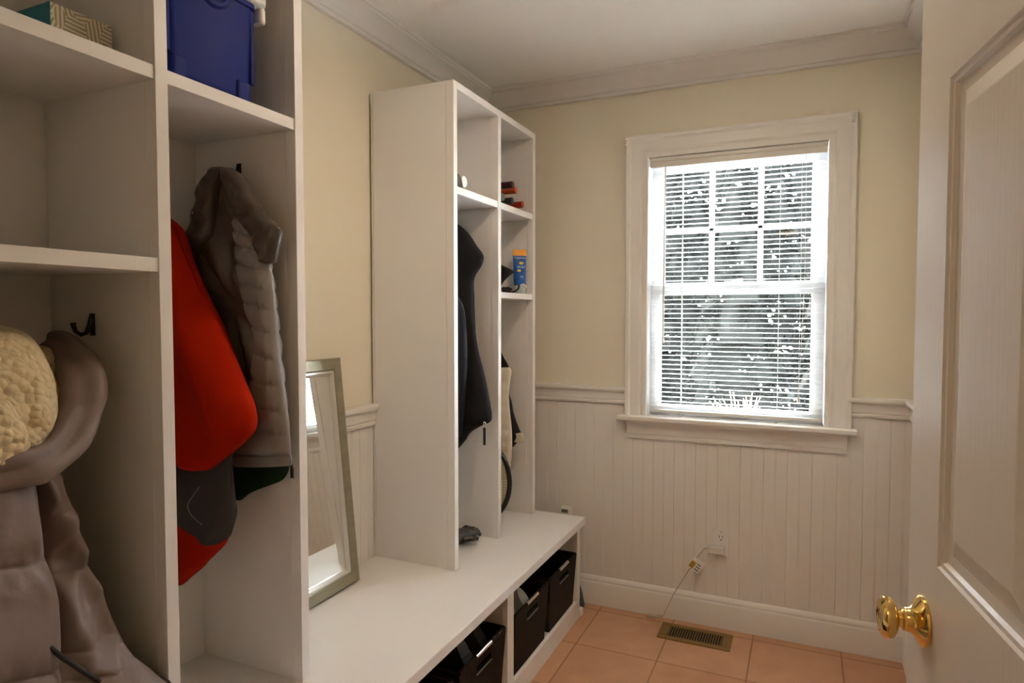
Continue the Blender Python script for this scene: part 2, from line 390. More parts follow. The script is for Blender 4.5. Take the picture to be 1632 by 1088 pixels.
# little curtain rod brackets on the casing corners
b = MB().box(-.004, .004, -.035, -.026, -.018, .018).box(-.006, .001, -.040, -.032, -.016, -.008).box(-.006, .001, -.040, -.032, .008, .016)
o = MB().add(b.v, b.f).map(lambda p: p+Vector((1.6095, 0, 2.122))).build('curtain_bracket', 'chrome', None); tag(o, 'small metal curtain bracket on top right corner of window casing', 'bracket', 'curtain brackets')
o2 = o.copy(); COL.objects.link(o2); o2.location = o.location+Vector((-.893, 0, 0)); o2['label'] = 'small metal curtain bracket on top left corner of window casing'

# ------------------------------------------------------------------ outside
struct(MB().box(-9, 9, .5, 16, -.7, -.5), 'ground', 'snow')
M['sky_block'] = mat('dark sky block', (.006, .0062, .0058), 1, bump=1, bscale=3, var=.6, vscale=6, spec=0)  # for a slope added behind the trees to shut out bright sky gaps
m = MB(); rows = []
for j in range(9):
    rows.append([(-9+18*i/40, 9.5+j*.8+.4*nz((i*.4, j*.5, 0), 1), -.55+min(5.8, j*1.1)+.35*nz((i*.5, j*.6, 2), 1)*min(1, j)) for i in range(41)])
m.loft(rows, False, False); struct(m, 'sky_block_slope', 'sky_block', smooth=True)
def conifer(name, h, seed):
    rnd = random.Random(seed)
    root = thing(name, (0, 0, 0), '', 'tree')
    MB().sweep([(0, 0, 0), (.02, .01, h*.5), (0, 0, h)], [.10, .06, .01], 8).build('trunk', 'bark', root, smooth=True)
    m = MB(); sn = MB()
    nb = 360
    for i in range(nb):
        t = (i+.5)/nb; z = .10+t*(h-.2); L = (1-t**1.6)*.68*rnd.uniform(.7, 1.05)+.09
        a = rnd.uniform(0, 2*PI); d = Vector((math.cos(a), math.sin(a), 0)); sd = Vector((-d.y, d.x, 0))
        droop = rnd.uniform(.15, .6)
        for k in range(13):
            q = .15+.85*k/12; p = d*(L*q)+Vector((0, 0, z-droop*L*q*q+rnd.uniform(-.03, .03)))
            w = (1-q)*.22*L+.05
            for sgn in (-1, 1):
                for r in range(2):
                    e = p+sd*sgn*w*rnd.uniform(.6, 1.2)+d*w*rnd.uniform(.2, .9)+Vector((0, 0, rnd.uniform(-.09, .03)))
                    wd = d*.010+Vector((0, 0, .008*rnd.uniform(-1, 1)))
                    m.add([p-wd, p+wd, e+wd*.3, e-wd*.3], [(0, 1, 2, 3)])
        if rnd.random() < .16:
            for r_ in range(rnd.randint(1, 4)):
                p = d*(L*rnd.uniform(.7, 1))+sd*rnd.uniform(-.12, .12)+Vector((0, 0, z-droop*L*.6+.02+rnd.uniform(-.03, .03))); r = rnd.uniform(.006, .019)
                pts = [p+(d+sd*rnd.uniform(-.8, .8))*(r*2.6*(k/4-.5))+Vector((0, 0, -r*.8*(k/4))) for k in range(5)]
                sn.sweep(pts, [r*.3, r*.8, r, r*.7, r*.25], 6, .8)
    for layer in range(9):
        t = layer/9; zc = .12+t*(h-.35); Lc = (1-t**1.6)*.50+.05; hh = (h/9)*1.5
        ring0 = []; ring1 = []; ring2 = []
        for k in range(22):
            a = 2*PI*k/22; g = 1+.28*nz((math.cos(a)*2, math.sin(a)*2, zc*2.3), 1, 4)
            ring0.append((Lc*.5*math.cos(a), Lc*.5*math.sin(a), zc)); ring1.append((Lc*g*math.cos(a), Lc*g*math.sin(a), zc-.08+.1*nz((a*3, zc, 1), 1))); ring2.append((Lc*.45*g*math.cos(a), Lc*.45*g*math.sin(a), zc+hh))
        m.loft([ring0, ring1, ring2])
    m.build('foliage', 'needles', root); sn.build('snow_clumps', 'snow', root, smooth=True)
    return root
trees = [(-.86, 4.2, .92, 0, 'snowy evergreen of the front row, seen at the left edge of the window'),
         (.80, 4.1, .92, 2.1, 'snowy evergreen of the front row, in the middle of the window'),
         (2.46, 4.2, .92, 4.0, 'snowy evergreen of the front row, at the right edge of the window'),
         (-1.85, 5.9, 1.05, 1.2, 'snowy evergreen of the middle row, far left beyond the window'),
         (.02, 5.9, 1.05, 3.3, 'snowy evergreen of the middle row, left of the front middle tree'),
         (1.90, 5.9, 1.05, 5.2, 'snowy evergreen of the middle row, right of the front middle tree'),
         (-1.10, 7.8, 1.15, .6, 'snowy evergreen of the back row, left, between two middle row trees'),
         (1.00, 7.8, 1.15, 2.8, 'snowy evergreen of the back row, directly behind the middle of the window')]
low = [(.12, 2.75, .30, .4, 'small snowy evergreen shrub close outside, at lower left of the window'),
       (.74, 2.86, .31, 1.9, 'small snowy evergreen shrub close outside, second from the left'),
       (1.36, 2.75, .30, 3.1, 'small snowy evergreen shrub close outside, second from the right'),
       (1.98, 2.9, .32, 4.4, 'small snowy evergreen shrub close outside, at lower right of the window')]
t0 = conifer('evergreen_tree', 4.1, 3)
for i, (x, y, s, r, lab) in enumerate(trees):
    t = t0 if i == 0 else copy_tree(t0)
    t.location = (x, y, -.5); t.scale = (s, s, s); t.rotation_euler = (0, 0, r); t['label'] = lab; t['group'] = 'snowy evergreens outside the window'
for x, y, sc_, r, lab in low:
    t = copy_tree(t0); t.name = 'evergreen_shrub'; t.location = (x, y, -.5); t.scale = (sc_*1.15, sc_*1.15, sc_); t.rotation_euler = (0, 0, r); t['label'] = lab; t['category'] = 'shrub'; t['group'] = 'low evergreen shrubs outside the window'
m = MB(); rnd = random.Random(5)
for i in range(140):
    a = rnd.uniform(0, 2*PI); b = rnd.uniform(.05, .5); p = Vector((1.19+rnd.uniform(-.05, .05), .62+rnd.uniform(-.05, .05), .572))
    e = p+Vector((math.cos(a)*b*.8, math.sin(a)*b*.5, rnd.uniform(.28, .42)-b*.35)); q = (p+e)/2+Vector((0, 0, .06))
    m.sweep([p, q, e], [.003, .003, .0015], 4)
o = m.build('dry_grass_clump', 'straw'); tag(o, 'pale dry grass clump right outside the lower window sash', 'grass')
# the clump grows from a planter box on the ground below the window
p = MB().box(.95, 1.43, .45, .80, -.5, .53).box(.93, 1.45, .43, .82, .53, .57).build('planter_box', 'bark'); tag(p, 'wooden planter box holding dry grass outside below the window', 'planter')

# ------------------------------------------------------------------ door
E0 = Vector((1.5932, -1.8222, 0)); DD = Vector((.134315, -.990939, 0)); DN = Vector((-.990939, -.134315, 0))   # from the latch edge to the hinge, and the face normal
def dpt(s, n, z): return E0+DD*s+DN*n+Vector((0, 0, z))
door = bpy.data.objects.new('door_1', None); COL.objects.link(door); door.location = E0; door['kind'] = 'structure'
W = .81
S = [0, .115, .365, .445, .695, W]; Z = [.008, .22, .83, 1.036, 1.648, 1.755, 1.935, 2.04]
m = MB(); TH = .035
for side, n0, sg in ((0, 0, -1), (1, -TH, 1)):
    for i in range(5):
        for j in range(7):
            s0, s1, z0, z1 = S[i], S[i+1], Z[j], Z[j+1]
            if i in (1, 3) and j in (1, 3, 5):
                rr = []
                for ins, dep in ((0, 0), (.003, .003), (.008, .0035), (.011, .008), (.024, .0095), (.030, .008), (.048, .0025), (.05, .0022)):
                    rr.append([dpt(a, n0+sg*dep, b) for a, b in ((s0+ins, z0+ins), (s1-ins, z0+ins), (s1-ins, z1-ins), (s0+ins, z1-ins))])
                m.loft(rr, True, False); k = len(m.v); m.f.append((k-4, k-3, k-2, k-1))
            else:
                m.add([dpt(s0, n0, z0), dpt(s1, n0, z0), dpt(s1, n0, z1), dpt(s0, n0, z1)], [(0, 1, 2, 3)])
for a, b in (((0, Z[0]), (0, Z[-1])), ((W, Z[0]), (W, Z[-1])), ((0, Z[0]), (W, Z[0])), ((0, Z[-1]), (W, Z[-1]))):
    m.add([dpt(a[0], 0, a[1]), dpt(b[0], 0, b[1]), dpt(b[0], -TH, b[1]), dpt(a[0], -TH, a[1])], [(0, 1, 2, 3)])
m.build('door_leaf', 'door', door)
ks, kz = .072, .946
def knob(face, sgn):
    o = dpt(ks, face, kz); ax = DN*sgn
    k = bpy.data.objects.new('door_knob', None); COL.objects.link(k); k.parent = door; k.location = o-E0
    MB().lathe([(.0, 0), (.0325, 0), (.0335, .002), (.033, .005), (.030, .008), (.021, .0125), (.0165, .017), (.0155, .022), (.0150, .0235)], o, ax, 40).build('rosette', 'brass', k, smooth=True)
    MB().lathe([(.0130, .022), (.0150, .023), (.0150, .026), (.0112, .028), (.0110, .032), (.0125, .0335), (.021, .0355), (.0262, .0395), (.0280, .0445), (.0268, .0495), (.0215, .0532), (.012, .0548), (.0095, .0537), (0, .0534)], o, ax, 40).build('knob', 'brass', k, smooth=True)
knob(0, 1); knob(-TH, -1)
for hz in (.25, 1.05, 1.8):
    MB().sweep([dpt(W+.004, .004, hz-.04), dpt(W+.004, .004, hz+.05)], .007, 10).build('hinge', 'brass', door, smooth=True)
# frame of the doorway
m = MB().box(1.725-.018, 1.725, YN-.125, YN+.004, 0, 2.06).box(.84, .858, YN-.125, YN+.004, 0, 2.06).box(.84, 1.725, YN-.125, YN+.004, 2.045, 2.063).box(1.715, 1.80, YN, YN+.018, 0, 2.14)
struct(m, 'trim_10', 'paint')

# ------------------------------------------------------------------ bench
BZ = .460; XF = .346
bench = thing('storage_bench', (.28, -1.3, 0), 'long white storage bench with open basket bays along left wall', 'bench')
MB().box(.004, .575, -2.447, -.167, BZ-.034, BZ).build('bench_top', 'bench_top', bench, bevel=.003)
for y0, y1 in ((-.200, -.170), (-.937, -.907), (-1.680, -1.650), (-2.44, -2.41)):
    MB().box(.022, .530, y0, y1, 0, BZ-.034).build('side_panel', 'locker', bench)
for y0, y1 in ((-.205, -.165), (-.942, -.890), (-1.69, -1.64), (-2.447, -2.405)):
    MB().box(.530, .550, y0, y1, .085, BZ-.034).build('stile', 'locker', bench, bevel=.001)
for y0, y1 in ((-.907, -.200), (-1.650, -.937), (-2.41, -1.680)):
    MB().box(.022, .529, y0, y1, .068, .083).build('bottom_shelf', 'locker', bench)
MB().box(.530, .549, -2.447, -.165, 0, .0825).build('base_rail', 'locker', bench, bevel=.0015)
MB().rbox(.44, .556, -.165, -.118, 0, .028, .02, 5).build('foot', 'locker', bench, bevel=.004)

# ------------------------------------------------------------------ lockers
HT = 2.158
def panel(y0, y1, z0, z1):
    return MB().box(.012, .316, y0+.0007, y1-.0007, z0, z1).box(.3168, XF, y0, y1, z0, z1)
def hook(parent, x, y, z):
    """J hook fixed on a face that looks to -y"""
    m = MB().rbox(x-.007, x+.007, y-.004, y, z-.030, z+.014, .003)
    m.sweep([(x, y-.003, z+.008), (x, y-.008, z-.012), (x, y-.014, z-.024), (x, y-.025, z-.028), (x, y-.035, z-.021), (x, y-.039, z-.010), (x, y-.0395, z-.004)], [.005, .005, .0045, .004, .004, .0045, .005], 8, 1, (1, 0, 0))
    return m.build('coat_hook', 'black_metal', parent, smooth=True, label='black metal coat hook')
near = thing('locker', (.175, -2.06, BZ), 'tall white open locker nearest the viewer, holding winter coats', 'locker', 'white open lockers on the bench')
farl = thing('locker', (.175, -.57, BZ), 'tall white open locker by the window wall, with wine bottles on its top shelf', 'locker', 'white open lockers on the bench')
A0, A1 = -1.697, -1.671; D0, D1 = -2.059, -2.033; L0, L1 = -2.447, -2.421
for y0, y1, nm in ((A0, A1, 'side_panel'), (D0, D1, 'divider'), (L0, L1, 'side_panel')):
    panel(y0, y1, BZ, HT-(.0 if nm != 'divider' else .026)).build(nm, 'locker', near, bevel=.0008)
MB().box(.012, XF, L1, A0, HT-.026, HT).build('top_panel', 'locker', near, bevel=.0008)
MB().box(.003, .011, L0, A1, BZ, HT).build('back_panel', 'locker', near)
MB().box(.012, XF-.003, D1, A0, 1.793, 1.819).build('shelf', 'locker', near, bevel=.0008)
MB().box(.012, XF-.003, L1, D0, 1.793, 1.819).build('shelf', 'locker', near, bevel=.0008)
MB().box(.012, XF-.003, L1, D0, 1.437, 1.463).build('shelf', 'locker', near, bevel=.0008)
hook(near, .150, D0, 1.345); hook(near, .166, A0, 1.716)
B0, B1 = -.939, -.913; C0, C1 = -.585, -.559; F0, F1 = -.227, -.201
for y0, y1, nm in ((B0, B1, 'side_panel'), (C0, C1, 'divider'), (F0, F1, 'side_panel')):
    panel(y0, y1, BZ, HT-(.0 if nm != 'divider' else .025)).build(nm, 'locker', farl, bevel=.0008)
MB().box(.012, XF, B1, F0, HT-.025, HT).build('top_panel', 'locker', farl, bevel=.0008)
MB().box(.003, .011, B0, F1, BZ, HT).build('back_panel', 'locker', farl)
MB().box(.012, XF-.003, B1, C0, 1.777, 1.803).build('shelf', 'locker', farl, bevel=.0008)
MB().box(.012, XF-.003, C1, F0, 1.777, 1.803).build('shelf', 'locker', farl, bevel=.0008)
MB().box(.012, XF-.003, C1, F0, 1.424, 1.448).build('shelf', 'locker', farl, bevel=.0008)
hook(farl, .16, C0, 1.66); hook(farl, .16, F0, 1.30)

# ------------------------------------------------------------------ garments
def spl(rows, t):
    """interpolate rows of numbers (Catmull-Rom over the index)"""
    n = len(rows)-1; x = t*n; i = min(int(x), n-1); f = x-i
    p0, p1, p2, p3 = rows[max(i-1, 0)], rows[i], rows[i+1], rows[min(i+2, n)]
    out = []
    for a, b, c, d in zip(p0, p1, p2, p3):
        out.append(.5*(2*b+(c-a)*f+(2*a-5*b+4*c-d)*f*f+(3*b-a-3*c+d)*f**3))
    return out
def garment(rows, ax, plane, T, fold=None, n=26, m=90, lim=None, power=.5):
    """A hanging volume: rows (v,uL,uR[,plane,T]) measured down the picture give its outline on the plane x or y = plane;
    it gets a real thickness T, rounded edges, and folds on both faces."""
    rows = [tuple(r)+((plane, T) if len(r) == 3 else ()) for r in rows]
    sgn = -1 if ax == 1 else 1
    rings = []
    for j in range(m+1):
        v, uL, uR, pl, th = spl(rows, j/m)
        a = at(uL, v, ax, pl); b = at(uR, v, ax, pl)
        e = min(j, m-j)/m; endk = min(1, (e/.05+.02))**.5
        ring = []
        for face in (1, -1):
            for k in range(n):
                s = k/(n-1) if face == 1 else 1-k/(n-1)
                s = .5-.5*math.cos(PI*s)
                p = a.lerp(b, s)
                h = th/2*max(0, 1-abs(2*s-1)**3)**power*endk
                u = uL+(uR-uL)*s
                if fold: h += fold(u, v, s, j/m, p)*min(1, 6*s*(1-s)+.05)*endk
                p = p.copy(); p[ax] += sgn*face*h
                if lim: p = lim(p)
                ring.append(p)
        rings.append(ring)
    return MB().loft(rings)
def quilt(seams, v, A):
    for a, b in zip(seams, seams[1:]):
        if a <= v <= b:
            f = (v-a)/(b-a); return A*math.sqrt(max(0, 1-(2*f-1)**2))
    return 0
def lim_right(p):   # right bay of the near locker
    return Vector((max(p.x, .014), min(max(p.y, D1+.003), A0-.003), p.z))
def lim_left(p):
    x, y = p.x, p.y
    if y > D0-.003 and x < XF+.005:
        if x > XF-.03: x = XF+.005
        else: y = D0-.003
    return Vector((max(x, .014), max(y, L1+.003), max(p.z, BZ+.003)))
def lim_f1(p): return Vector((max(p.x, .014), min(max(p.y, B1+.003), C0-.003), p.z))
def lim_f2(p): return Vector((max(p.x, .014), min(max(p.y, C1+.003), F0-.003), p.z))

# --- puffer vest
vest = thing('puffer_jacket', (.2, -1.75, .95), 'taupe quilted puffer jacket hanging from hook, behind the orange fleece', 'jacket')
out = [(266, 342, 356), (276, 336, 366), (290, 330, 382), (320, 322, 404), (350, 312, 424), (380, 298, 428), (410, 292, 424), (440, 292, 426), (480, 300, 432), (520, 310, 437),
       (560, 330, 441), (600, 340, 447), (640, 350, 452), (680, 362, 457), (710, 368, 460), (738, 374, 460)]
def f_lin(u, v, s, t, p):
    dx, dy = u-388, v-487; r = math.hypot(dx, dy); a = math.atan2(dy, dx)
    k = min(1, r/60)*math.exp(-r/170)
    return .015*k*math.sin(a*12+1.5*nz(p, 9))+.005*nz(p, 22)+.004*wr(p, 24, 2)
garment(out, 1, -1.742, .05, f_lin, 40, 120, lim_right).build('lining', 'vest_lining', vest, smooth=True, ang=180)
sh = [(345, 378, 396), (365, 378, 408), (385, 379, 420), (400, 380, 428), (425, 380, 430), (455, 386, 434), (487, 394, 437), (525, 408, 440), (560, 410, 443), (600, 404, 449), (640, 396, 454), (680, 388, 459), (710, 378, 462), (727, 372, 463)]
seams = [340, 372, 396, 425, 457, 487, 525, 567, 608, 648, 686, 726, 760]
def f_sh(u, v, s, t, p):
    q = quilt([x+14*(s-.5) for x in seams], v, .0105)
    return q+.004*nz(p, 30)+.0025*math.sin(u*.9+v*.12)*math.exp(-((v-min(seams, key=lambda x: abs(x-v)))/7)**2)
garment(sh, 1, -1.766, .038, f_sh, 34, 150, lim_right).build('quilted_front', 'vest', vest, smooth=True, ang=180)
garment([(724, 371, 463), (729, 370, 464), (736, 371, 464), (742, 376, 463)], 1, -1.764, .042, lambda u, v, s, t, p: .003*nz(p, 40), 26, 20, lim_right).build('hem_band', 'vest', vest, smooth=True, ang=180)
f_w = lambda u, v, s, t, p: .006*nz(p, 20)+.005*wr(p, 22, 3)+.004*math.sin(v*.16+u*.05)
garment([(268, 342, 358), (285, 328, 352), (310, 318, 346), (335, 314, 342), (360, 306, 340), (378, 294, 338), (395, 285, 326), (412, 284, 306), (424, 286, 294)], 1, -1.772, .042, f_w, 26, 60, lim_right).build('collar', 'vest_shaded', vest, smooth=True, ang=180)
garment([(268, 352, 370), (285, 360, 388), (310, 368, 402), (335, 376, 418), (350, 384, 430), (362, 392, 446), (376, 402, 446), (392, 410, 442), (408, 416, 437), (420, 422, 432)], 1, -1.776, .044, f_w, 26, 60, lim_right).build('armhole', 'vest_shaded', vest, smooth=True, ang=180)
a = at(464, 738, 1, -1.752)
MB().sweep([a+Vector((0, 0, .01)), a, a+Vector((.002, 0, -.012))], .003, 8).box(a.x-.001, a.x+.006, a.y-.002, a.y+.002, a.z-.034, a.z-.01).build('zip_pull', 'black_metal', vest)

gr = garment([(715, 372, 452), (735, 370, 460), (752, 370, 459), (766, 370, 448), (776, 370, 422), (786, 370, 398), (797, 371, 384)], 1, -1.715, .018, lambda u, v, s, t, p: .004*nz(p, 18), 26, 40, lim_right).build('sweater', 'green', None, smooth=True, ang=180)
tag(gr, 'dark green knitted sweater hem showing below the taupe puffer jacket', 'sweater')

# --- orange fleece
fl = thing('fleece_jacket', (.2, -1.84, .8), 'bright orange fleece jacket with charcoal lining, hanging by the divider', 'jacket')
def f_fl(u, v, s, t, p):
    return .016*math.sin((u-.42*(v-340))*.055+.6)*min(1, t*3)+.014*nz(p, 8)+.005*wr(p, 9, 2)
garment([(345, 240, 266), (370, 242, 280), (400, 244, 292), (430, 244, 305), (470, 245, 323), (510, 246, 339), (550, 247, 356), (590, 248, 374), (620, 250, 387), (645, 252, 398), (668, 255, 402), (690, 262, 398), (706, 275, 384), (722, 290, 366), (736, 305, 352), (748, 322, 340)],
        1, -1.855, .085, f_fl, 36, 120, lim_right).build('body', 'fleece', fl, smooth=True, ang=180, label='bright orange fleece body')
garment([(680, 258, 300, -1.842, .03), (700, 258, 372, -1.842, .04), (720, 258, 370, -1.842, .04), (750, 258, 369, -1.846, .055), (780, 260, 370), (800, 264, 371), (812, 272, 372), (825, 286, 370), (840, 306, 364), (852, 322, 358), (866, 338, 350)],
        1, -1.850, .07, lambda u, v, s, t, p: .007*math.sin(u*.09+v*.03)+.006*nz(p, 14), 30, 70, lim_right).build('lining', 'fleece_lining', fl, smooth=True, ang=180, label='charcoal lining')
garment([(770, 262, 330), (790, 264, 340), (820, 266, 352), (850, 268, 361), (866, 270, 358), (880, 272, 346), (895, 274, 330), (910, 276, 314), (922, 278, 300), (932, 280, 290)],
        1, -1.828, .05, lambda u, v, s, t, p: .009*math.sin(u*.07-v*.05)+.006*nz(p, 16), 30, 60, lim_right).build('sleeve', 'fleece', fl, smooth=True, ang=180, label='orange sleeve')
pts = [at(u, v, 1, -1.893) for u, v in ((318, 776), (306, 792), (299, 806), (306, 822), (322, 836))]
MB().sweep([Vector(spl([tuple(q) for q in pts], k/40)) for k in range(41)], .0010, 6).build('drawcord', 'shoe_grey', fl, smooth=True)

# --- winter coat with sherpa hood
coat = thing('winter_coat', (.25, -2.2, .6), 'pale grey winter coat with cream sherpa lined hood, in the nearest bay', 'coat')
def f_co(u, v, s, t, p):
    near = math.exp(-(min(abs(v-k) for k in body_seams)/26)**2)
    return .010*nz(p, 9, 4)+.008*wr((p.x, p.y*1.3, p.z*.7), 13, 5)+near*.007*nz((p.x*1.2, p.y*2.2, p.z*.5), 34, 5)
body_seams = [690, 884, 1058, 1260]
garment([(735, -150, 38, .24, .12), (770, -160, 42, .25, .13), (810, -165, 46, .26, .13), (850, -168, 52, .265, .14), (882, -170, 60, .27, .13), (920, -172, 72, .275, .14), (960, -175, 78, .28, .14), (1000, -175, 82, .285, .14), (1050, -178, 84, .29, .14), (1075, -178, 92, .29, .14), (1120, -178, 104, .29, .14), (1200, -178, 110, .29, .14), (1260, -178, 112, .29, .13)],
        0, .26, .13, lambda u, v, s, t, p: quilt([k-.12*(u-40) for k in body_seams], v, .016)+f_co(u, v, s, t, p), 36, 140, lim_left).build('body', 'coat', coat, smooth=True, ang=180)
def f_sl(u, v, s, t, p): return .012*math.sin((u*.8-v*.55)*.075)+.011*nz(p, 12, 6)+.013*wr((p.x+p.z*.5, p.y-p.z*.8, p.z*.4), 14, 7)+quilt([700, 786, 885, 1010, 1060, 1250], v+.35*(u-120), .012)
garment([(735, 20, 78, .18, .10), (770, 22, 86, .19, .11), (810, 26, 96, .20, .12), (850, 30, 106, .205, .12), (880, 34, 112, .21, .12), (910, 38, 126, .22, .13), (950, 44, 146, .235, .13), (1000, 48, 172, .255, .13), (1030, 50, 190, .27, .13), (1060, 52, 226, .29, .13), (1090, 54, 258, .31, .13), (1130, 56, 276, .325, .12), (1190, 60, 284, .33, .12), (1250, 64, 286, .33, .10)],
        0, .2, .12, f_sl, 36, 140, lim_left).build('sleeve', 'coat', coat, smooth=True, ang=180)
pts = [at(u, v, 0, .365) for u, v in ((78, 1030), (100, 1048), (130, 1068), (158, 1086), (190, 1105))]
MB().sweep(pts, .004, 8).build('zip', 'rubber', coat, smooth=True)
hood = bpy.data.objects.new('hood', None); COL.objects.link(hood); hood.parent = coat; hood.location = Vector((.25, -2.15, 1.1))-Vector((.25, -2.2, .6))
hk = [(78, 546, .13, 6), (96, 552, .16, 12), (115, 572, .20, 19), (128, 602, .24, 25), (131, 636, .27, 27), (123, 672, .29, 27), (104, 704, .31, 27), (76, 730, .325, 25), (42, 744, .33, 22), (0, 752, .33, 21), (-60, 760, .32, 24), (-120, 745, .30, 22)]
pts, rad = [], []
for j in range(73):
    u, v, x, r = spl(hk, j/72); q = at(u, v, 0, x); q = lim_left(q); dep = (q-CAM).dot(FW)
    pts.append(q); rad.append(r/FPX*dep)
def hood_d(q, i, a):
    return .007*nz(q, 12, 8)+.009*wr((q.x, q.y*.8, q.z*.8), 12, 9)+.007*math.cos(3*a+i*.09)
mb = MB().sweep(pts, rad, 22, .8, (0, 0, 1), hood_d).map(lim_left)
mb.build('hood_rim', 'coat', hood, smooth=True, ang=180)
def f_sher(u, v, s, t, p):
    return .010*nz(p, 16, 11)+.006*nz(p, 60, 12)
garment([(548, 62, 90, .12, .06), (560, 40, 104, .14, .09), (590, 20, 112, .16, .11), (630, 10, 116, .18, .12), (670, 10, 112, .20, .12), (705, 10, 96, .22, .12), (735, 10, 70, .23, .08)], 0, .2, .1, f_sher, 34, 80, lim_left).build('hood_lining', 'sherpa', hood, smooth=True, ang=180, label='cream sherpa hood lining')
garment([(512, -140, -30, .17, .05), (525, -150, 22, .19, .10), (545, -155, 48, .21, .13), (580, -160, 66, .235, .15), (620, -160, 78, .25, .15), (660, -160, 80, .265, .15), (695, -160, 66, .275, .13), (722, -160, 46, .28, .11), (745, -150, 20, .28, .08)], 0, .2, .1, f_sher, 40, 90, lim_left).build('hood_lining', 'sherpa', hood, smooth=True, ang=180, label='cream sherpa hood lining')
garment([(625, -140, 0, .30, .06), (650, -145, 18, .305, .09), (685, -145, 36, .31, .10), (715, -145, 40, .315, .09), (742, -140, 20, .32, .06)], 0, .3, .1, f_sher, 34, 60, lim_left).build('hood_lining', 'sherpa', hood, smooth=True, ang=180, label='cream sherpa hood lining')

# --- dark jacket in the far locker
dj = thing('dark_jacket', (.25, -.7, .9), 'black zip jacket hanging in left bay of the far locker', 'jacket')
garment([(356, 690, 728), (364, 684, 738), (375, 680, 748), (390, 676, 758), (402, 672, 767), (411, 670, 770), (424, 668, 766), (436, 667, 758), (450, 666, 754), (475, 665, 755), (505, 664, 756), (535, 663, 758), (565, 662, 763), (588, 661, 769), (610, 661, 774), (635, 662, 779), (658, 664, 783), (672, 668, 781), (680, 690, 764), (690, 700, 748), (702, 705, 740), (714, 710, 731)],
        1, -.70, .10, lambda u, v, s, t, p: .012*math.sin(u*.12+v*.015)*min(1, t*2)+.008*nz(p, 12), 36, 120, lim_f1).build('body', 'black_cloth', dj, smooth=True, ang=180)
garment([(470, 690, 728), (490, 690, 738), (520, 690, 742), (560, 690, 744), (600, 690, 743), (640, 692, 740), (670, 696, 738), (695, 700, 734)], 1, -.765, .06, lambda u, v, s, t, p: .006*nz(p, 15), 24, 60, lim_f1).build('sleeve', 'navy', dj, smooth=True, ang=180, label='navy sleeve')
a = at(772, 676, 1, -.752)
MB().sweep([a+Vector((.005*math.cos(k*PI/5), 0, .009*math.sin(k*PI/5))) for k in range(11)], .0016, 6, 1, (0, 1, 0)).build('zip_ring', 'chrome', dj, smooth=True)
MB().box(a.x-.005, a.x+.005, a.y-.003, a.y+.003, a.z-.078, a.z-.012).build('zip_pull', 'black_metal', dj, bevel=.002)

# --- cream and navy jacket
cj = thing('quilted_jacket', (.25, -.33, .9), 'cream quilted jacket with navy trim hanging behind the tennis racket', 'jacket')
garment([(585, 760, 812), (592, 757, 815), (606, 755, 813), (625, 755, 811), (650, 755, 812), (680, 755, 815), (705, 756, 816), (730, 760, 815), (750, 765, 812), (764, 775, 810)],
        1, -.35, .05, lambda u, v, s, t, p: .006*math.sin((u+v*.6)*.28)*math.sin((u-v*.6)*.28)+.005*nz(p, 14), 30, 80, lim_f2).build('body', 'cream_cloth', cj, smooth=True, ang=180, label='cream quilted body')
garment([(560, 770, 798), (570, 766, 803), (580, 762, 809), (590, 760, 812), (600, 760, 808)], 1, -.335, .045, None, 24, 30, lim_f2).build('collar', 'black_cloth', cj, smooth=True, ang=180, label='black collar')
garment([(618, 785, 808), (640, 785, 815), (660, 788, 819), (680, 792, 826), (693, 800, 831), (702, 806, 826), (712, 808, 818)], 1, -.30, .04, lambda u, v, s, t, p: .004*nz(p, 20), 24, 40, lim_f2).build('sleeve', 'navy', cj, smooth=True, ang=180, label='navy sleeve')
garment([(689, 814, 832), (694, 813, 834), (700, 813, 834), (704, 814, 832)], 1, -.302, .030, None, 20, 16, lim_f2).build('cuff', 'cream_cloth', cj, smooth=True, ang=180, label='cream cuff')
a = at(816, 738, 1, -.372)
MB().sweep([a+Vector((.004*math.cos(k*PI/5), 0, .007*math.sin(k*PI/5))) for k in range(11)], .0014, 6, 1, (0, 1, 0)).box(a.x-.003, a.x+.003, a.y-.002, a.y+.002, a.z-.02, a.z-.006).build('zip_pull', 'chrome', cj)

# --- tennis racket
rk = thing('tennis_racket', at(766, 832, 1, -.43), 'black tennis racket with yellow strings, standing in right bay of the far locker', 'racket')
cen = at(766, 764, 1, -.43); ra = (at(816, 764, 1, -.43)-cen).x; rb = cen.z-at(766, 832, 1, -.43).z
rb = cen.z-BZ-.004
pts = [cen+Vector((ra*math.cos(2*PI*k/48), 0, rb*math.sin(2*PI*k/48))) for k in range(49)]
m = MB(); rings = []
for k in range(48):
    p = pts[k]; d = (p-cen).normalized()
    rings.append([p+d*(.011*math.cos(2*PI*q/8)-.011)+Vector((0, .011*math.sin(2*PI*q/8), 0)) for q in range(8)])
rings.append(rings[0]); m.loft(rings, True, False); m.build('frame', 'racket_frame', rk, smooth=True)
m = MB(); k = -.9
while k <= .9:
    h = math.sqrt(1-k*k)
    m.box(cen.x+ra*k*.94-.0011, cen.x+ra*k*.94+.0011, cen.y-.002, cen.y, cen.z-rb*.92*h, cen.z+rb*.92*h)
    m.box(cen.x-ra*.92*h, cen.x+ra*.92*h, cen.y, cen.y+.002, cen.z+rb*k*.94-.0011, cen.z+rb*k*.94+.0011); k += .07
m.build('strings', 'string', rk)
tip = cen+Vector((-.012, .0, rb))
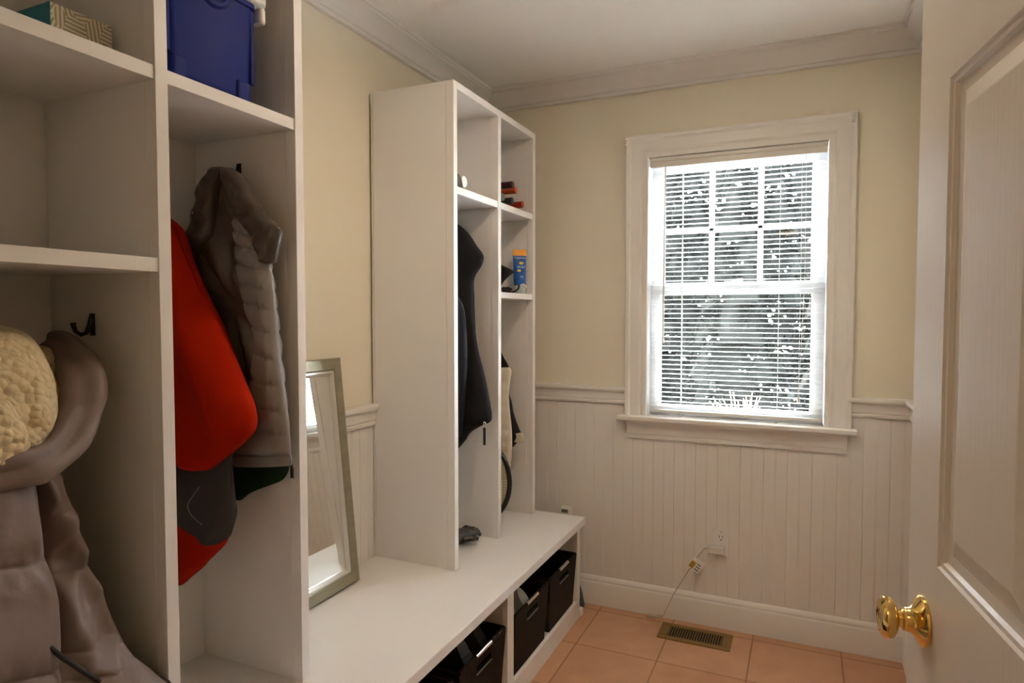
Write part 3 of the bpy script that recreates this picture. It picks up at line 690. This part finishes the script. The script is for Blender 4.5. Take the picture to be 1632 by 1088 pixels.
MB().sweep([cen+Vector((-.05, 0, rb*.88)), tip+Vector((-.004, 0, .09)), tip+Vector((-.004, .004, .15))], [.007, .009, .012], 8).sweep([cen+Vector((.03, 0, rb*.9)), tip+Vector((0, 0, .09)), tip+Vector((-.004, .004, .15))], [.007, .009, .012], 8).build('throat', 'racket_frame', rk, smooth=True)
MB().sweep([tip+Vector((-.004, .004, .15)), tip+Vector((-.004, .012, .30))], [.015, .016], 8).build('handle', 'rubber', rk, smooth=True)

# --- glove
gl = thing('glove', (.24, -.67, BZ), 'dark brown leather glove lying at the bottom of the left bay of the far locker', 'glove')
g0 = Vector((.240, -.668, BZ+.030))
dx = Vector((.27, .963, 0)).normalized(); dy = Vector((-dx.y, dx.x, 0))
m = MB().sweep([g0-dx*.10, g0-dx*.06, g0-dx*.02, g0+dx*.02], [.022, .026, .027, .02], 14, 1.5, (0, 0, 1), lambda q, i, a: .004*nz(q, 30))
m.build('palm', 'leather', gl, smooth=True, ang=180)
for k in range(4):
    p = g0+dx*.01+dy*(.027-.018*k)
    L = (.055, .064, .06, .046)[k]
    MB().sweep([p-dx*.01, p+dx*L*.4+Vector((0, 0, .012-.003*k)), p+dx*L*.75+Vector((0, 0, .004)), p+dx*L+Vector((0, 0, -.012))], [.011, .0115, .0105, .007], 10).build('finger', 'leather', gl, smooth=True)
p = g0-dx*.045+dy*-.036
MB().sweep([p, p+dx*.025-dy*.018, p+dx*.055-dy*.02+Vector((0, 0, -.008))], [.012, .012, .008], 10).build('thumb', 'leather', gl, smooth=True)

# ------------------------------------------------------------------ shelf contents
tb = thing('tissue_box', (.14, -2.129, 1.819), 'patterned tissue box with teal end on the top shelf', 'box')
MB().box(.03, .25, -2.184, -2.074, 1.8196, 1.899).build('box', 'tissue', tb, bevel=.001)
MB().box(.03, .2505, -2.1853, -2.184, 1.820, 1.898).build('end_panel', 'teal', tb, label='teal printed end panel')
bn = thing('storage_bin', (.2, -1.9, 1.819), 'blue plastic storage bin with white lid on the top shelf', 'bin')
def bin_rings():
    R = []
    for z, g in ((1.8195, -.006), (1.823, -.001), (1.84, 0), (1.95, .004), (2.030, .008), (2.033, .013), (2.043, .013), (2.044, .006), (2.03, .003), (1.97, -.004)):
        x0, x1, y0, y1 = .075-g, .318+g*.6, -2.012-g, -1.797+g; r = .022; ring = []
        for cx, cy, a0 in ((x1-r, y1-r, 0), (x0+r, y1-r, 90), (x0+r, y0+r, 180), (x1-r, y0+r, 270)):
            for k in range(5):
                a = math.radians(a0+22.5*k); ring.append((cx+r*math.cos(a), cy+r*math.sin(a), z))
        R.append(ring)
    return R
MB().loft(bin_rings()).build('body', 'blue_plastic', bn, smooth=True, ang=40)
for y in (-1.985, -1.826):
    MB().rbox(.300, .3228, y-.020, y+.020, 1.8195, 1.868, .009).build('foot', 'blue_plastic', bn, bevel=.005)
for y in (-2.010, -1.799):
    MB().rbox(.312, .3205, y-.006, y+.006, 1.868, 2.03, .004).build('rib', 'blue_plastic', bn, bevel=.002)
ycen = -1.9045
MB().lathe([(.0, .0), (.046, .0), (.048, .004), (.043, .009), (.036, .009), (.032, .003), (0, .002)], (.3185, ycen, 2.040), (1, 0, 0), 32).map(lambda p: Vector((p.x, p.y, min(p.z, 2.0445)))).build('latch_boss', 'blue_plastic', bn, smooth=True)
R = []
for z, g in ((2.0445, -.012), (2.0455, .012), (2.050, .030), (2.056, .036), (2.068, .037), (2.078, .030), (2.084, .012), (2.085, -.02)):
    x0, x1, y0, y1 = .09-g*.4, .300+g*.8, -2.000-g*.4, -1.785+g; r = .03; ring = []
    for cx, cy, a0 in ((x1-r, y1-r, 0), (x0+r, y1-r, 90), (x0+r, y0+r, 180), (x1-r, y0+r, 270)):
        for k in range(6):
            a = math.radians(a0+18*k); ring.append((cx+r*math.cos(a), cy+r*math.sin(a), z))
    R.append(ring)
MB().loft(R).build('lid', 'white_plastic', bn, smooth=True, label='white lid')
MB().rbox(.215, .318, -1.772, -1.752, 2.016, 2.054, .009).build('lid_clip', 'white_plastic', bn, bevel=.006, label='white lid clip')

def bottle(tip, cap, label, tilt=0):
    t = thing('wine_bottle', (tip[0]-.15, tip[1], tip[2]-.037), label, 'bottle', 'wine bottles on the top shelf')
    o = Vector(tip); ax = Vector((-1, 0, -tilt)).normalized()
    prof = [(0, .002), (.0132, .002), (.0135, .062), (.0145, .075), (.018, .085), (.032, .108), (.0366, .125), (.0368, .285), (.033, .291), (.02, .288), (0, .283)]
    MB().lathe(prof, o, ax, 28).build('glass', 'wine_glass', t, smooth=True)
    MB().lathe([(0, 0), (.0135, 0), (.0148, .002), (.0150, .006), (.0145, .008), (.0148, .066), (.0137, .066)], o, ax, 24).build('capsule', cap, t, smooth=True)
    return t
bz = 1.803+.0372
bottle((.314, -.268, bz), 'cap_red', 'wine bottle with red capsule, lowest and nearest the window on shelf')
bottle((.311, -.371, bz), 'cap_black', 'wine bottle with black capsule, lying between the red and grey ones')
bottle((.314, -.467, bz), 'cap_grey', 'wine bottle with grey capsule, lying against the divider')
bottle((.306, -.3195, bz+.0535), 'cap_orange', 'wine bottle with orange capsule, stacked on the red and black ones')
bottle((.335, -.419, bz+.057), 'cap_purple', 'wine bottle with dark purple capsule, topmost of the stack')
c = at(740.5, 289.5, 2, 1.803+.024)
t = thing('spray_can', (c.x-.09, c.y, 1.803), 'dark grey can with white end lying on top shelf of far locker left bay', 'can')
MB().lathe([(0, .018), (.019, .018), (.0215, .022), (.0225, .026), (.0225, .18), (.021, .184), (0, .184)], (c.x, c.y, c.z), (-1, 0, 0), 24).build('body', 'dark_grey', t, smooth=True)
MB().lathe([(0, 0), (.0185, 0), (.0205, .002), (.0205, .018), (0, .018)], (c.x, c.y, c.z), (-1, 0, 0), 24).build('cap', 'white_plastic', t, smooth=True, label='white end cap')
c = at(724, 296, 2, 1.803+.03)
o = garment([(277, 715, 731), (283, 713, 734), (290, 712, 736), (297, 712, 737), (302, 713, 738)], 1, -.886, .04, None, 16, 20, lambda p: Vector((p.x, max(p.y, B1+.004), max(p.z, 1.8035)))).build('pouch', 'dark_grey', None, smooth=True, ang=180)
tag(o, 'dark grey soft pouch beside the white ended can', 'pouch')

# sunscreen tube
tx = Vector((.303, -.276, 1.4486)); TS = 1.13
st = thing('sunscreen_tube', tx, 'blue sunscreen tube with orange top standing on the shelf', 'tube')
ang = math.radians(-38); rx = Vector((math.cos(ang), -math.sin(ang)*-1, 0)); ry = Vector((-rx.y, rx.x, 0))
rx = RT.copy(); rx.z = 0; rx.normalize(); ry = Vector((-rx.y, rx.x, 0))
rx = (rx*.97+ry*.24).normalized(); ry = Vector((-rx.y, rx.x, 0))
def tube_ring(h, w, d, n=24): return [tx+(Vector((0, 0, h))+rx*(w*math.cos(2*PI*k/n))+ry*(d*math.sin(2*PI*k/n)))*TS for k in range(n)]
MB().loft([tube_ring(0, .019, .015), tube_ring(.003, .0205, .0165), tube_ring(.030, .0215, .0172), tube_ring(.033, .020, .016)]).build('cap', 'tube_cap', st, smooth=True, label='pale green cap')
MB().loft([tube_ring(.033, .0205, .0165), tube_ring(.036, .0235, .0180), tube_ring(.075, .0255, .015), tube_ring(.12, .0265, .009), tube_ring(.148, .0275, .0045)]).build('body', 'tube_blue', st, smooth=True, ang=60)
MB().loft([tube_ring(.148, .0277, .0045), tube_ring(.158, .028, .0028), tube_ring(.172, .0282, .0018)]).build('crimped_end', 'orange_plastic', st, smooth=True, ang=60, label='orange crimped end')
def lettering(text, size, h, sx, material, parent, depth):
    cu = bpy.data.curves.new('lettering', 'FONT'); cu.body = text; cu.size = size*TS; cu.align_x = 'CENTER'; cu.extrude = .0002
    tmp = bpy.data.objects.new('lettering', cu); me = bpy.data.meshes.new_from_object(tmp); bpy.data.objects.remove(tmp)
    o = bpy.data.objects.new('lettering', me); COL.objects.link(o); me.materials.clear(); me.materials.append(M[material])
    p = tx+(Vector((0, 0, h))+rx*sx-ry*depth)*TS
    slope = math.atan2(.0155, .112)
    upv = (Vector((0, 0, 1))*math.cos(slope)+ry*math.sin(slope)).normalized(); nv = rx.cross(upv)
    o.parent = parent
    q = p-tx
    o.matrix_local = Matrix(((rx.x, upv.x, nv.x, q.x), (rx.y, upv.y, nv.y, q.y), (rx.z, upv.z, nv.z, q.z), (0, 0, 0, 1)))
    return o
lettering('Coppertone', .0094, .137, 0, 'ink_white', st, .0074)
lettering('SPORT', .0105, .100, .003, 'ink_white', st, .0128)
lettering('50', .012, .062, .004, 'ink_white', st, .0178)
def patch(h, sx, w, hh, material, depth):
    p = tx+(Vector((0, 0, h))+rx*sx-ry*depth)*TS
    m = MB(); ring = []
    for k in range(16): ring.append(p+rx*(w*math.cos(2*PI*k/16))+Vector((0, 0, hh*math.sin(2*PI*k/16)))+ry*(hh*.14*math.sin(2*PI*k/16)))
    m.loft([ring, [q-ry*.0004 for q in ring]]); return m.build('printed_mark', material, st)
patch(.119, .004, .010, .0065, 'yellow', .0110)
patch(.090, -.006, .009, .005, 'yellow', .0145)

# dark things beside the tube
sg = thing('sunglasses', at(806, 462, 1, -.40), 'black wraparound sunglasses propped up beside the sunscreen tube', 'sunglasses')
garment([(422, 786, 800), (425, 785, 806), (429, 785, 814), (433, 785, 820), (437, 785, 815), (442, 785, 809), (448, 785, 803), (454, 786, 799)], 1, -.40, .03, None, 18, 30, lim_f2).build('lens', 'racket_frame', sg, smooth=True, ang=180)
pts = [at(u, v, 1, -.405) for u, v in ((786, 440), (792, 452), (796, 462), (797, 466))]
MB().sweep(pts, [.004, .004, .003, .003], 8).build('temple', 'rubber', sg, smooth=True)
cb = thing('coiled_cable', (.28, -.365, 1.4485), 'black coiled cable with white plug on the shelf before the tube', 'cable')
c0 = Vector((.283, -.362, 1.453)); pts = []
for k in range(60):
    a = k*.42; pts.append((c0.x+(.018+.004*math.sin(k*.7))*math.cos(a), c0.y+(.024+.005*math.cos(k*.5))*math.sin(a)-.006, 1.4525+.00034*k+.002*math.sin(k*.33)**2))
MB().sweep(pts, .0034, 8).build('coil', 'rubber', cb, smooth=True)
e = [at(u, v, 1, -.335) for u, v in ((814, 466), (821, 464), (826, 460), (828, 454))]
e = [Vector((p.x, p.y, max(p.z, 1.4525))) for p in e]
MB().sweep(e, .0042, 8).build('lead', 'rubber', cb, smooth=True)
q = e[-1]+Vector((.006, .004, 0))
MB().sweep([q+Vector((-.006, 0, -.002)), q+Vector((.008, .004, .001)), q+Vector((.020, .008, -.010))], [.003, .006, .004], 8).build('plug', 'white_plastic', cb, smooth=True, label='white plug')

# ------------------------------------------------------------------ mirror
mr = thing('leaning_mirror', (.06, -1.33, BZ), 'pewter framed mirror leaning on the wall, on the bench', 'mirror')
MW, MH = .38, .752
bx, tpx = .098, .026
ex = Vector((0, -1, 0)); ez = Vector((tpx-bx, 0, math.sqrt(MH**2-(bx-tpx)**2))).normalized(); en = Vector((ez.z, 0, -ez.x))
mo = Vector((bx, -1.147, BZ+.0045))
def mpt(s, h, n): return mo+ex*s+ez*h+en*n
def mframe(name, prof, material):
    m = MB(); rings = []
    for cs, ch, ds, dh in ((0, 0, 1, 1), (MW, 0, -1, 1), (MW, MH, -1, -1), (0, MH, 1, -1)):
        rings.append([mpt(cs+ds*w, ch+dh*w, d) for w, d in prof])
    rings.append(rings[0]); m.loft(rings, True, False); return m.build(name, material, mr, smooth=True, ang=25)
mframe('frame', [(0, -.022), (0, -.004), (.004, .0), (.036, .0), (.041, -.004), (.041, -.022)], 'silver_frame')
mframe('inner_bead', [(.041, -.018), (.041, -.002), (.047, -.001), (.056, -.008), (.056, -.018)], 'silver_bead')
m = MB(); m.loft([[mpt(a, b, n) for a, b in ((.054, .054), (MW-.054, .054), (MW-.054, MH-.054), (.054, MH-.054))] for n in (-.014, -.010)]); m.build('glass', 'mirror', mr)
m = MB(); m.loft([[mpt(a, b, n) for a, b in ((.01, .01), (MW-.01, .01), (MW-.01, MH-.01), (.01, MH-.01))] for n in (-.021, -.0145)]); m.build('backing', 'bark', mr)

# ------------------------------------------------------------------ baskets
def basket(yc, label, x1=.548):
    t = thing('woven_basket', (x1-.21, yc, .083), label, 'basket', 'dark woven baskets under the bench')
    y0, y1, x0, z0, z1, w = yc-.162, yc+.162, x1-.42, .084, .303, .010
    tf = lambda p: Vector((p.x-(1-(p.z-z0)/(z1-z0))*.012*(1 if p.x > x1-.1 else -1), yc+(p.y-yc)*(.90+.10*(p.z-z0)/(z1-z0)), p.z))
    m = MB()
    def wall(fn):   # front and back: with a hand slot
        ya, yb, za, zb = yc-.052, yc+.052, .250, .272
        for a, b, c, d in ((y0, ya, z0, z1), (yb, y1, z0, z1), (ya, yb, z0, za), (ya, yb, zb, z1)): fn(a, b, c, d)
    wall(lambda a, b, c, d: m.box(x1-w, x1, a, b, c, d)); wall(lambda a, b, c, d: m.box(x0, x0+w, a, b, c, d))
    m.box(x0+w, x1-w, y0, y0+w, z0, z1).box(x0+w, x1-w, y1-w, y1, z0, z1).box(x0+w, x1-w, y0+w, y1-w, z0, z0+.008)
    m.map(tf).build('body', 'basket', t)
    r = MB(); c = [(x1-.005, y0+.005), (x1-.005, y1-.005), (x0+.005, y1-.005), (x0+.005, y0+.005)]
    for i in range(4):
        p, q = c[i], c[(i+1) % 4]; r.sweep([(p[0], p[1], z1), (q[0], q[1], z1)], .0068, 10)
    r.build('rim', M['basket'], t, smooth=True)
    MB().sweep([(x1-.003, yc-.052, z1+.001), (x1-.003, yc+.052, z1+.001)], .0066, 12).build('handle_bar', 'chrome', t, smooth=True, label='steel handle bar on the rim')
    MB().box(x1-.002, x1+.001, yc-.052, yc+.052, .246, .250).build('slot_edge', 'shoe_grey', t)
    return t
basket(-.369, 'dark woven basket nearest the window wall, under the bench')
basket(-.712, 'dark woven basket holding white shoes, under the bench')
basket(-1.112, 'dark woven basket holding black shoes, under the bench')
basket(-1.468, 'dark woven basket under the bench, nearest the viewer at the bottom edge')

def shoe(name, loc, yaw, pitch, up_m, col_m, label, L=.27, group=None):
    """a low shoe: heel at the origin, toe along +x before turning"""
    t = thing(name, loc, label, 'shoe', group)
    R = Matrix.Translation(Vector(loc)) @ Matrix.Rotation(yaw, 4, 'Z') @ Matrix.Rotation(pitch, 4, 'Y')
    wid = [.026, .031, .033, .034, .034, .036, .040, .043, .043, .038, .026, .010]
    hei = [.070, .082, .084, .080, .076, .074, .072, .064, .056, .048, .036, .018]
    rings = []
    for i, (w, h) in enumerate(zip(wid, hei)):
        x = L*i/(len(wid)-1); ring = []
        for k in range(20):
            a = PI*(k/19); ring.append(R @ Vector((x, w*math.cos(a)*(1-.28*math.sin(a)**3*(1 if i < 6 else .5)), .022+h*math.sin(a)**.75)))
        rings.append(ring)
    MB().loft(rings).build('upper', up_m, t, smooth=True, ang=60)
    rs = []
    for z, g in ((0, -.002), (.004, .002), (.020, .003), (.024, 0)):
        ring = [R @ Vector((L*i/(len(wid)-1)+(-g if i == 0 else g if i == len(wid)-1 else 0), w+g, z)) for i, w in enumerate(wid)]
        ring += [R @ Vector((L*i/(len(wid)-1)+(-g if i == 0 else g if i == len(wid)-1 else 0), -w-g, z)) for i, w in reversed(list(enumerate(wid)))]
        rs.append(ring)
    MB().loft(rs).build('sole', 'rubber' if up_m != 'shoe_white' else 'shoe_white', t, smooth=True)
    pts = []
    for k in range(25):
        a = 2*PI*k/24; pts.append(R @ Vector((.062+.056*math.cos(a), .026*math.sin(a), .103-.004*math.cos(a)+.006*abs(math.sin(a)))))
    MB().sweep(pts, .0055, 8).build('collar', col_m, t, smooth=True)
    MB().loft([[R @ Vector((.062+.054*math.cos(2*PI*k/20), .025*math.sin(2*PI*k/20), z)) for k in range(20)] for z in (.1025, .1045)]).build('opening_shade', 'void_shade', t)  # dark disc painted as the shade inside the shoe
    m = MB()
    for i in range(4):
        x = .135+.019*i; z = .098-.004*i
        m.sweep([R @ Vector((x, -.022, z-.014)), R @ Vector((x, 0, z)), R @ Vector((x, .022, z-.014))], .0028, 6)
    m.build('laces', 'shoe_grey' if up_m == 'shoe_dark' else 'shoe_white', t, smooth=True)
    return t
shoe('sneaker', (.515, -.662, .238), PI*.97, .62, 'shoe_white', 'shoe_grey', 'white sneaker heel up in the second basket from the window', .25, 'sneakers in the basket')
shoe('sneaker', (.49, -.752, .240), PI*1.02, .60, 'shoe_white', 'shoe_grey', 'white sneaker deeper in the second basket, half behind the bench stile', .25, 'sneakers in the basket')
shoe('loafer', (.505, -1.020, .262), PI*1.02, .55, 'shoe_dark', 'shoe_grey', 'black shoe with grey collar in third basket, next to the bench stile', .26, 'dark shoes in the basket')
shoe('loafer', (.505, -1.132, .262), PI*.98, .55, 'shoe_dark', 'shoe_grey', 'black shoe with grey collar in third basket, nearer the viewer', .26, 'dark shoes in the basket')

# ------------------------------------------------------------------ outlet, adapter, vent, small things
ou = thing('outlet', (1.1355, -.002, .313), 'white wall outlet plate on the beadboard below the window', 'outlet')
MB().box(1.102, 1.169, -.007, 0, .313, .427).build('plate', 'white_plastic', ou, bevel=.002)
m = MB()
for zc in (.397, .345): m.rbox(1.1185, 1.1525, -.009, -.006, zc-.017, zc+.017, .001)
m.build('receptacle', 'white_plastic', ou)
m = MB().box(1.128, 1.1305, -.0095, -.0088, .395, .404).box(1.141, 1.1435, -.0095, -.0088, .395, .403).lathe([(0, 0), (.0028, 0), (.0028, .0006), (0, .0006)], (1.1357, -.0088, .386), (0, -1, 0), 10)
m.build('slots', 'black_metal', ou)
MB().lathe([(0, 0), (.003, 0), (.002, .0012), (0, .0012)], (1.1355, -.007, .4205), (0, -1, 0), 10).build('screw', 'chrome', ou)
ad = thing('power_adapter', (1.12, -.02, .33), 'small white power adapter plugged in the outlet, its cord hanging', 'adapter')
MB().rbox(1.085, 1.153, -.038, -.0095, .329, .360, .004).build('body', 'white_plastic', ad, bevel=.003)
cp = [(1.086, -.024, .345), (1.070, -.026, .343), (1.050, -.03, .318), (1.03, -.034, .285), (1.005, -.036, .24), (.975, -.034, .185), (.945, -.032, .13), (.925, -.034, .085), (.908, -.04, .045), (.900, -.045, .024), (.885, -.046, .020), (.868, -.040, .0175), (.880, -.035, .0165), (.895, -.034, .012), (.87, -.038, .009), (.855, -.040, .008)]
cpp = [tuple(spl(cp, k/90)) for k in range(91)]
MB().sweep(cpp, .0023, 8).build('cord', 'cord', ad, smooth=True)
MB().sweep([(.862, -.040, .010), (.846, -.043, .010), (.826, -.047, .010)], [.005, .008, .008], 8).build('connector', 'cord', ad, smooth=True)
R = Matrix.Translation(Vector((1.030, -.038, .276))) @ Matrix.Rotation(math.radians(28), 4, 'Z') @ Matrix.Rotation(math.radians(38), 4, 'Y')
tg = MB().box(-.020, .040, -.0012, .0, -.026, .026).map(lambda p: R @ p).build('tag', 'white_plastic', ad)
MB().box(-.018, .006, -.0018, -.001, -.024, .008).map(lambda p: R @ p).build('tag_print', 'yellow', tg, label='yellow print')
m = MB()
for k in range(6): m.box(-.016+.0035*k, -.0145+.0035*k, -.0023, -.0015, -.022, .004)
m.box(.012, .034, -.0018, -.001, -.020, -.016).box(.012, .034, -.0018, -.001, -.008, -.004).box(.012, .030, -.0018, -.001, .004, .008).map(lambda p: R @ p).build('tag_text', 'ink_dark', tg)

vt = thing('floor_register', (1.05, -.135, 0), 'brass floor vent register set in the tiles below the window', 'vent')
m = MB(); X0, X1, Y0, Y1 = .902, 1.198, -.208, -.062; sx0, sx1, sy0, sy1 = .940, 1.160, -.178, -.090
m.box(X0, X1, Y0, sy0, 0, .0045).box(X0, X1, sy1, Y1, 0, .0045).box(X0, sx0, sy0, sy1, 0, .0045).box(sx1, X1, sy0, sy1, 0, .0045)
m.build('frame', 'vent_brass', vt, bevel=.0018)
m = MB(); nsl = 21; pit = (sx1-sx0)/nsl
for k in range(nsl):
    x = sx0+pit*(k+.5); m.box(x-.0018, x+.0018, sy0, sy1, .0006, .004)
m.build('grille', 'vent_brass', vt)
MB().box(sx0, sx1, sy0, sy1, .0002, .0006).build('duct_shade', 'void_shade', vt)  # thin black sheet in place of the shade below the grille

al = thing('plug_in_alarm', (.432, -.03, .36), 'small white plug-in alarm with grey display, behind the bench end', 'alarm')
MB().rbox(.408, .456, -.040, -.001, .345, .447, .006).build('body', 'white_plastic', al, bevel=.006)
MB().box(.417, .447, -.0415, -.0395, .425, .440).build('display', 'grey_plastic', al, label='grey display')

rings = []
for j in range(15):
    t = j/14; z = .002+.165*t; w = .050*(1-.75*t**1.5)+.006; d = .042*(1-.7*t)+.006
    rings.append([(.478+w*math.cos(2*PI*k/20)*(1+.12*math.sin(5*2*PI*k/20+t*4)), -.066+d*.8*math.sin(2*PI*k/20), z) for k in range(20)])
o = MB().loft(rings).map(lambda p: Vector((p.x, max(min(p.y, -.018), -.114), p.z))).build('cloth_bag', 'bag_blue', None, smooth=True, ang=180)
tag(o, 'slate blue cloth bag on the floor behind the bench end', 'bag')

# ------------------------------------------------------------------ light
def lamp(name, kind, loc, power, col, size=.1):
    l = bpy.data.lights.new(name, kind); l.energy = power; l.color = col
    if kind == 'POINT': l.shadow_soft_size = size
    o = bpy.data.objects.new(name, l); COL.objects.link(o); o.location = loc; return o
a = lamp('ceiling_lamp', 'AREA', (1.07, -1.25, 2.38), .49, (1, .80, .60))
a.data.shape = 'DISK'; a.data.size = .30
sun = lamp('winter_sun', 'SUN', (-3, 3, 6), 12.5, (1, .96, .90))
sun.data.angle = math.radians(1.5); az, el = math.radians(63), math.radians(36)
sun.rotation_euler = Vector((-math.sin(az)*math.cos(el), math.cos(az)*math.cos(el), math.sin(el))).to_track_quat('Z', 'Y').to_euler()
lamp('hall_fill', 'POINT', (1.30, -3.35, 2.2), .42, (1, .72, .42), .12)  # added warm fill from the unseen hall, brightens the near locker
w = bpy.data.worlds.new('winter sky'); SC.world = w; w.use_nodes = True
bg = w.node_tree.nodes['Background']; bg.inputs[0].default_value = (.86, .93, 1, 1); bg.inputs[1].default_value = 2.5
vs = SC.view_settings; vs.view_transform = 'Standard'; vs.look = 'None'; vs.exposure = 4.2; vs.gamma = 1; vs.use_curve_mapping = False
